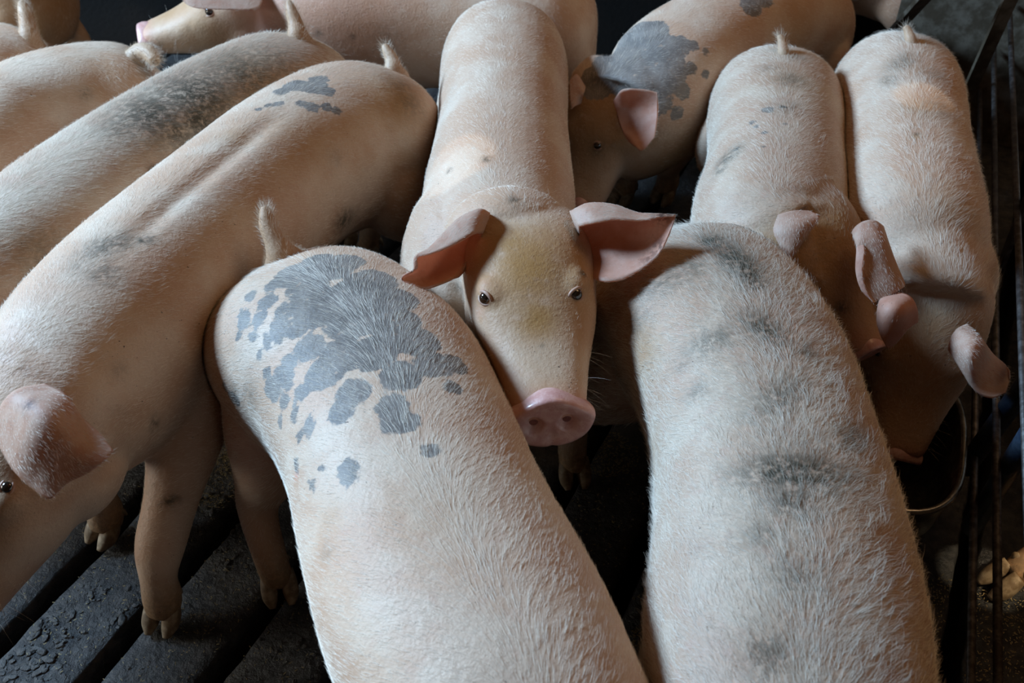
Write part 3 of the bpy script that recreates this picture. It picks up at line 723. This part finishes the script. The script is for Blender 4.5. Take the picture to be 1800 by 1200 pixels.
# --- grey-spotted pig in front, rump to the middle pig
P2s = [at(482, 440, .60), at(545, 472, .63), at(632, 550, .64), at(688, 655, .64), at(738, 795, .64), at(802, 940, .64), at(890, 1100, .64), at(952, 1230, .63)]
pig('pig with large grey blotches on its rump and a raised tail, lower middle', P2s, dict(size=.95, **ahead(P2s, turn=-.55)), W=1.13, cuts=((0, .15, .35, .55, .75), (1.07, 1.06, 1.06, 1.03, 1.0)), voxel=.0062, feet={'br': (at(494, 1036, 0), (.25, -.95))},
    tail=([(496, 450, .01), (484, 424, 0), (471, 395, 0), (466, 366, 0)], [.028, .021, .017, .009]),
    spots=[(560, 458, 30), (612, 458, 30), (660, 492, 38), (700, 525, 36), (540, 505, 38), (600, 525, 42), (650, 540, 40), (520, 482, 40), (580, 472, 40), (640, 500, 42), (480, 500, 16), (505, 545, 22), (560, 545, 44), (620, 560, 55), (690, 565, 50), (735, 600, 40), (600, 625, 44), (655, 620, 45), (545, 610, 30), (570, 655, 38), (620, 690, 32),
           (705, 660, 38), (690, 715, 30), (712, 742, 26), (690, 745, 22), (765, 640, 36), (800, 640, 24), (795, 680, 17), (480, 682, 20, 1.0, 1.5), (500, 705, 14), (468, 655, 10), (543, 750, 13, 1.5, 1.5), (527, 765, 8, 1.2, 1.8), (517, 728, 9, 1.5, 1.6),
           (612, 830, 20, 1.4, 1.5), (565, 824, 8), (758, 792, 13, .3, 1.3), (600, 722, 26), (428, 560, 14, 1.4, 1.6), (455, 560, 16), (470, 530, 20), (490, 580, 18, 1.4, 1.5), (520, 575, 24), (500, 660, 18, 1.2, 1.6), (530, 690, 18), (445, 590, 10), (440, 520, 12), (420, 590, 7), (521, 818, 6, 1.4, 2), (548, 850, 7, 1.2, 2), (493, 742, 5, 1.4, 2), (507, 640, 20), (470, 600, 9, 1.4, 1.8), (455, 625, 7), (395, 680, 10), (410, 700, 12, .6, 2)],
    dirt=[(440, 700, 26, .5), (415, 690, 20, .5), (480, 460, 20, .4), (575, 970, 20, .3)], tan=[(590, 900, 40, .25), (760, 900, 100, .15)], pink=[(521, 835, 8, .8), (450, 800, 50, .25)],  # first tan blob paints a warm sun fleck on the flank
    hair=46000, hlen=.020, seed=21, hrad=.00016, chaos=.06, curl=.2, lift=.12)

# --- dirty pig at the right front, rump behind the middle pig's ear
P3s = [at(1170, 388, .59), at(1230, 408, .625), at(1298, 478, .64), at(1348, 585, .64), at(1386, 710, .64), at(1408, 850, .64), at(1420, 1000, .64), at(1428, 1150, .64), at(1430, 1290, .63)]
pig('bristly pig smeared with dark dirt along its back, lower right', P3s, dict(size=.98, **ahead(P3s, turn=.40)), W=1.12, voxel=.0062, feet={'br': (at(1008, 836, 0), (.1, -1))},
    dirt=[(1255, 425, 26, .9), (1300, 462, 30, 1, .9, 2.2), (1330, 500, 18, .8), (1345, 580, 26, .7, .6, 2), (1250, 600, 26, .55, -.4, 2.2), (1400, 830, 36, 1.0, 0, 2.6), (1390, 880, 40, .6), (1460, 860, 22, .5), (1500, 770, 30, .6, -.5, 1.6),
          (1370, 700, 30, .5, -.6, 2), (1225, 690, 22, .45), (1150, 500, 40, .5, -.4, 2.2), (1120, 560, 40, .45), (1220, 470, 26, .5), (1570, 800, 26, .7), (1350, 1150, 40, .5), (1400, 1020, 40, .35), (1420, 620, 20, .5), (1340, 940, 30, .4), (1200, 640, 16, .4)],
    tan=[(1570, 820, 50, .5), (1540, 940, 60, .3), (1130, 620, 60, .45), (1150, 800, 50, .3)], allover=.30, mat='skin_dirty', hair=50000, hlen=.026, seed=31, chaos=.17, curl=.5, lift=.22, hrad=.00017)

# --- the pig that turns its head right, snout down
P4s = [at(1380, 66, .61), at(1384, 120, .63), at(1382, 210, .635), at(1372, 285, .635), at(1378, 340, .625)]
e4 = [dict(rows=ear_rows(1.93, [[(1345, 388, .02), (1370, 378, .0), (1395, 372, .0), (1424, 372, .01)], [(1350, 412, .0), (1375, 402, -.02), (1405, 392, -.025), (1440, 382, -.01)], [(1364, 442, -.005), (1380, 428, -.025), (1402, 416, -.03), (1424, 406, -.02)], [(1384, 468, -.02), (1388, 461, -.025), (1390, 456, -.025), (1394, 450, -.02)]]), flip=True),
      dict(rows=ear_rows(1.92, [[(1514, 418, -.005), (1500, 408, .01), (1514, 392, .0), (1534, 388, .0), (1552, 398, .02)], [(1520, 440, -.03), (1507, 436, -.02), (1520, 424, -.02), (1546, 420, -.02), (1564, 434, -.005)], [(1516, 480, -.035), (1506, 478, -.025), (1524, 466, -.025), (1555, 462, -.025), (1578, 470, -.01)], [(1524, 513, -.035), (1517, 510, -.03), (1540, 503, -.03), (1566, 497, -.03), (1590, 497, -.02)], [(1535, 532, -.035), (1538, 530, -.03), (1552, 525, -.03), (1572, 515, -.03), (1589, 505, -.025)]]), flip=True, dirt=[(ad(1524, 490, 1.88), .012)])]
pig('pig with small grey flecks bending its head down right over the bristly pig', P4s, dict(B=at(1446, 378, .585), N=at(1522, 622, .36), size=.90, tan=.8, roll=-.1, ssz=.92), W=.96, voxel=.0066, ears=e4,
    tail=([(1378, 96, 0), (1375, 76, 0), (1371, 63, 0)], [.013, .011, .007]),
    spots=[(1350, 193, 9), (1322, 215, 5), (1330, 222, 5), (1345, 232, 4), (1378, 188, 4), (1342, 258, 3), (1295, 262, 4), (1380, 218, 3)],
    dirt=[(1280, 275, 20, .8, -.8, 1.6), (1265, 300, 16, .6), (1390, 140, 26, .5), (1385, 190, 24, .35), (1350, 120, 18, .3), (1480, 540, 16, .8), (1400, 100, 18, .4)], tan=[(1440, 470, 60, .7), (1480, 560, 50, .6), (1400, 140, 50, .25)], pink=[(1510, 600, 30, .6)],
    allover=.12, mat='skin_dirty', hair=42000, hlen=.017, seed=41, chaos=.13)

# --- the rightmost pig, head in the bowl
P5s = [at(1598, 42, .61), at(1604, 95, .63), at(1620, 200, .63), at(1630, 300, .62), at(1638, 380, .58), at(1645, 460, .515)]
e5 = [dict(rows=ear_rows(1.88, [[(1612, 566, .03), (1610, 542, .0), (1598, 522, .0), (1572, 514, .03)], [(1596, 578, .0), (1586, 552, -.03), (1570, 535, -.03), (1550, 524, .01)], [(1576, 602, .0), (1566, 577, -.025), (1553, 556, -.025), (1543, 540, .0)], [(1560, 613, .0), (1553, 600, -.01), (1547, 585, -.01), (1541, 565, .0)]]), flip=True),
      dict(rows=ear_rows(1.86, [[(1668, 615, .04), (1672, 598, .02), (1682, 580, .02), (1700, 570, .05)], [(1690, 650, -.01), (1702, 625, -.04), (1716, 602, -.03), (1724, 594, .0)], [(1713, 686, -.02), (1722, 660, -.02), (1736, 634, .0), (1745, 622, .02)], [(1742, 699, -.02), (1752, 676, .0), (1762, 654, .01), (1766, 640, .02)], [(1768, 690, -.01), (1773, 676, .0), (1776, 662, .01), (1774, 650, .01)]]), flip=True)]
pig('rightmost pig with its lowered head in the feeding bowl beside the fence', P5s, dict(B=at(1650, 540, .445), N=at(1572, 802, .14), size=.90, tan=.6, ssz=.9), smooth=14, W=.95, extra=[(at(1642, 482, .41), None, (.125, .13, .125))], voxel=.0068, ears=e5, feet={'fl': ((.96, 1.68, 0),), 'fr': ((.82, 1.70, 0),)},
    tail=([(1602, 76, 0), (1597, 58, 0), (1592, 47, 0)], [.013, .011, .007]),
    dirt=[(1585, 110, 20, .6, -.6, 2), (1562, 140, 14, .6, 1.4, 1.6), (1640, 130, 26, .35), (1650, 190, 26, .4), (1612, 236, 5, .9), (1625, 60, 12, .4)], tan=[(1615, 190, 30, .35), (1680, 360, 50, .3), (1640, 600, 60, .5), (1610, 240, 7, .8)],  # first tan blob paints the sun fleck on the back into the skin
    hair=42000, hlen=.022, seed=51, chaos=.14, curl=.4)

# --- the big pig across the left, head at the left edge
P6s = [at(694, 110, .61), at(650, 112, .635), at(555, 138, .65), at(462, 198, .655), at(370, 268, .66), at(280, 342, .66), at(190, 422, .66), at(100, 515, .655), at(40, 595, .645)]
e6 = [dict(rows=ear_rows(1.47, [[(-12, 760, .03), (0, 720, .0), (28, 688, .0), (80, 676, .04)], [(22, 822, -.02), (45, 775, -.05), (75, 722, -.05), (114, 693, -.005)], [(58, 858, -.03), (85, 808, -.05), (115, 765, -.05), (144, 733, -.015)], [(90, 876, -.035), (112, 835, -.04), (144, 798, -.045), (174, 760, -.02)], [(112, 846, -.035), (145, 836, -.035), (178, 815, -.04), (200, 792, -.03)]]), flip=True, dirt=[(ad(50, 710, 1.43), .012), (ad(8, 745, 1.43), .01)]), dict(side=1)]
pig('big pig stretched across the left, its floppy ear at the left edge', P6s, dict(B=at(-20, 690, .60), N=(-.945, .875, .27), size=1.12, tan=.4, ssz=.95), W=1.06, D=1.04, voxel=.0062, ears=e6, feet={'fl': (at(296, 1086, 0), (-.2, -.98)), 'fr': (at(196, 938, 0), (-.5, -.8))},
    eyes=[(12, 856)], eyesize=.72, tail=([(692, 124, 0), (689, 106, 0), (682, 92, 0), (676, 80, 0)], [.022, .017, .013, .008]),
    spots=[(520, 150, 22), (550, 152, 24), (575, 160, 14), (495, 160, 14), (548, 188, 13), (575, 188, 10), (530, 182, 9), (490, 182, 9), (470, 185, 6), (592, 195, 8), (455, 192, 5), (560, 140, 16)],
    dirt=[(190, 432, 30, .75, -.3, 1.8), (180, 480, 34, .6), (252, 422, 13, 1, -.1, 1.5), (605, 388, 22, .95, -.2, 1.5), (705, 150, 30, .4), (720, 180, 30, .5), (272, 745, 12, .8, 1.4, 1.6), (350, 580, 14, .3), (300, 880, 9, .9, -.3, 2), (210, 650, 12, .4), (590, 280, 20, .25), (140, 470, 24, .4)],
    tan=[(700, 180, 60, .75), (560, 260, 80, .35), (630, 250, 60, .35), (420, 240, 30, .3), (720, 300, 60, .4)], hair=42000, hlen=.014, seed=61, groove=[(-.035, .022, .010, .35, .70)])

# --- second pig on the left
P7s = [at(530, 50, .61), at(492, 58, .635), at(415, 88, .645), at(325, 130, .65), at(235, 182, .65), at(145, 240, .65), at(50, 310, .645), at(-70, 410, .63)]
pig('pig with a smoky dark dirty back and upright tail, second from lower left', P7s, dict(size=1.0, **ahead(P7s, gap=.14)), W=1.0, voxel=.0072,
    tail=([(524, 66, 0), (520, 44, 0), (513, 22, 0), (508, 4, 0)], [.026, .020, .015, .008]),
    dirt=[(350, 170, 84, 0.90), (270, 200, 72, 0.84), (430, 130, 72, 0.72), (310, 230, 36, 0.84), (350, 250, 26, 0.72), (480, 110, 60, 0.48), (220, 220, 48, 0.54), (420, 190, 48, 0.60), (350, 210, 48, 0.96), (70, 440, 48, 0.36), (270, 300, 12, 0.96)],
    tan=[(470, 150, 70, .5), (420, 200, 60, .4), (70, 450, 60, .4)], allover=.12, mat='skin_dirty', hair=38000, hlen=.019, seed=71, chaos=.13)

# --- third pig on the left
P8s = [at(262, 104, .58), at(225, 90, .61), at(150, 84, .63), at(70, 98, .64), at(-20, 135, .64), at(-120, 215, .635), at(-230, 290, .62)]
pig('plain pale pig behind the smoky-backed one, tail folded against its rump', P8s, dict(size=.95, **ahead(P8s)), W=.92, voxel=.0082,
    tail=([(236, 106, .01), (248, 94, 0), (262, 94, -.02), (272, 108, -.04)], [.026, .026, .022, .014]),
    dirt=[(235, 95, 18, .4), (150, 165, 10, .6)], tan=[(190, 130, 60, .3)], hair=30000, hlen=.016, seed=81)

# --- pig at the top left corner
P9s = [at(62, 58, .58), at(28, 46, .61), at(-40, 52, .63), at(-140, 100, .63), at(-260, 150, .63), at(-380, 210, .62)]
pig('pale pig cut off by the top left corner, tail sticking up', P9s, dict(size=.95, **ahead(P9s)), W=.92, voxel=.0095,
    tail=([(52, 70, 0), (49, 46, 0), (44, 22, 0), (38, 4, 0)], [.026, .022, .018, .010]), hair=24000, hlen=.016, seed=91)
P13s = [np.array(p) for p in ((-1.54, 3.26, .57), (-1.62, 3.27, .61), (-1.9, 3.29, .63), (-2.2, 3.3, .63), (-2.42, 3.3, .62))]
pig('shaded brown rump of a pig behind the one in the top left corner', P13s, dict(size=.95, **ahead(P13s)), W=1.0, voxel=.011, tan=[(100, 20, 120, .8)], mat='skin_dirty', hair=9000, seed=131)

# --- far pig seen from the side, snout to the left
P10s = [np.array(p) for p in ((.20, 2.93, .57), (.12, 2.94, .60), (-.1, 2.95, .63), (-.35, 2.97, .64), (-.55, 2.99, .63))]
e10 = [dict(rows=ear_rows(2.93, [[(425, -90, .06), (445, -60, .03), (462, -25, .0)], [(395, -70, .0), (420, -35, -.02), (455, 14, -.03)], [(350, -55, -.02), (370, -20, -.04), (400, 17, -.04)], [(325, -30, -.03), (332, -8, -.04), (345, 14, -.04)], [(318, -14, -.03), (320, -4, -.03), (326, 6, -.03)]]), flip=True), dict(side=1)]
pig('far pink pig in side view, snout pointing left over the other backs', P10s, dict(B=(-.80, 3.02, .575), N=at(256, 68, .36), size=1.05, tan=.75), W=1.05, D=1.12, voxel=.008, ears=e10, eyes=[(367, 20)], eyesize=1.15,
    dirt=[(275, 80, 14, .5), (330, 50, 6, .3), (560, 60, 6, .8), (620, 65, 5, .9), (680, 70, 25, .3)], tan=[(350, 40, 60, .6), (300, 20, 50, .6), (620, 60, 120, .35)], pink=[(600, 50, 120, .55), (480, 40, 70, .55)], hair=20000, hlen=.011, seed=101)  # tan on head and face darkens skin the key light overlights

# --- pig with the grey shoulder behind
P11s = [np.array(p) for p in ((.94, 3.02, .56), (.88, 2.96, .60), (.74, 2.83, .63), (.58, 2.69, .63), (.45, 2.57, .61), (.36, 2.48, .57))]
e11 = [dict(rows=ear_rows(2.52, [[(1080, 176, .04), (1084, 200, .03), (1092, 226, .03), (1106, 248, .03)], [(1094, 158, -.02), (1108, 190, .03), (1114, 225, .03), (1118, 259, -.01)], [(1130, 157, -.03), (1138, 190, .0), (1138, 225, .0), (1130, 264, -.02)], [(1155, 162, -.03), (1157, 190, -.02), (1154, 220, -.02), (1150, 242, -.03)]]), flip=True),
       dict(rows=ear_rows(2.60, [[(1028, 152, .02), (1026, 165, .0), (1020, 182, .02)], [(1014, 131, .0), (1012, 155, .0), (1010, 187, .0)], [(1002, 140, .0), (1002, 165, .0), (1005, 192, .0)]]), flip=True)]
pig('shaded pig with a grey shoulder patch lowering its head behind the middle pig', P11s, dict(B=at(1058, 158, .47), N=(.19, 2.30, .17), size=.92, tan=.7), W=.98, voxel=.0076, ears=e11, eyes=[(1050, 256)], feet={'fl': (at(1168, 352, 0), (-.6, -.8))},
    spots=[(1110, 70, 44), (1140, 60, 34), (1165, 90, 36), (1080, 110, 40), (1050, 140, 34), (1120, 130, 50), (1170, 130, 36), (1195, 80, 20), (1190, 110, 14), (1220, 80, 9), (1240, 90, 6), (1215, 120, 10), (1160, 180, 20), (1200, 160, 14), (1240, 130, 7), (1320, 10, 20), (1340, -5, 20), (1190, 200, 12), (1140, 200, 14)],
    dirt=[(1050, 260, 16, .6), (1200, 300, 40, .6)], tan=[(1060, 200, 50, .6), (1400, 60, 60, .6), (1190, 280, 60, .7)], hair=26000, hlen=.014, seed=111)
P12s = [np.array(p) for p in ((1.44, 3.44, .57), (1.36, 3.45, .60), (1.1, 3.46, .63), (.85, 3.46, .63), (.66, 3.45, .62))]
pig('brown-pink flank of a far pig in front of the partition panel', P12s, dict(size=.95, **ahead(P12s)), W=1.0, voxel=.011, tan=[(1500, 60, 140, .75), (1480, 20, 120, .6)], pink=[(1510, 20, 120, .5)], mat='skin_dirty', hair=12000, seed=121)  # brown-pink skin, with tan painted on to dim the key-lit rump

# --- pig in the neighbouring pen, behind the rods
P14s = [np.array(p) for p in ((1.66, 2.35, .54), (1.60, 2.2, .57), (1.50, 1.95, .59), (1.42, 1.7, .59), (1.36, 1.45, .56))]
pig('shaded pig in the next pen, its muddy foot behind the fence rods', P14s, dict(size=.9, **ahead(P14s)), W=.98, voxel=.010, feet={'fr': ((.985, 1.19, .0), (-.96, -.25))}, legpath={'fr': [(1.45, 1.53, .45), (1.42, 1.50, .40), (1.38, 1.44, .32), (1.30, 1.36, .25), (1.20, 1.29, .17), (1.12, 1.245, .11), (1.04, 1.21, .060), (.99, 1.19, .035)]}, tan=[(1780, 450, 80, .6)], mat='skin_dirty', hair=12000, seed=141)
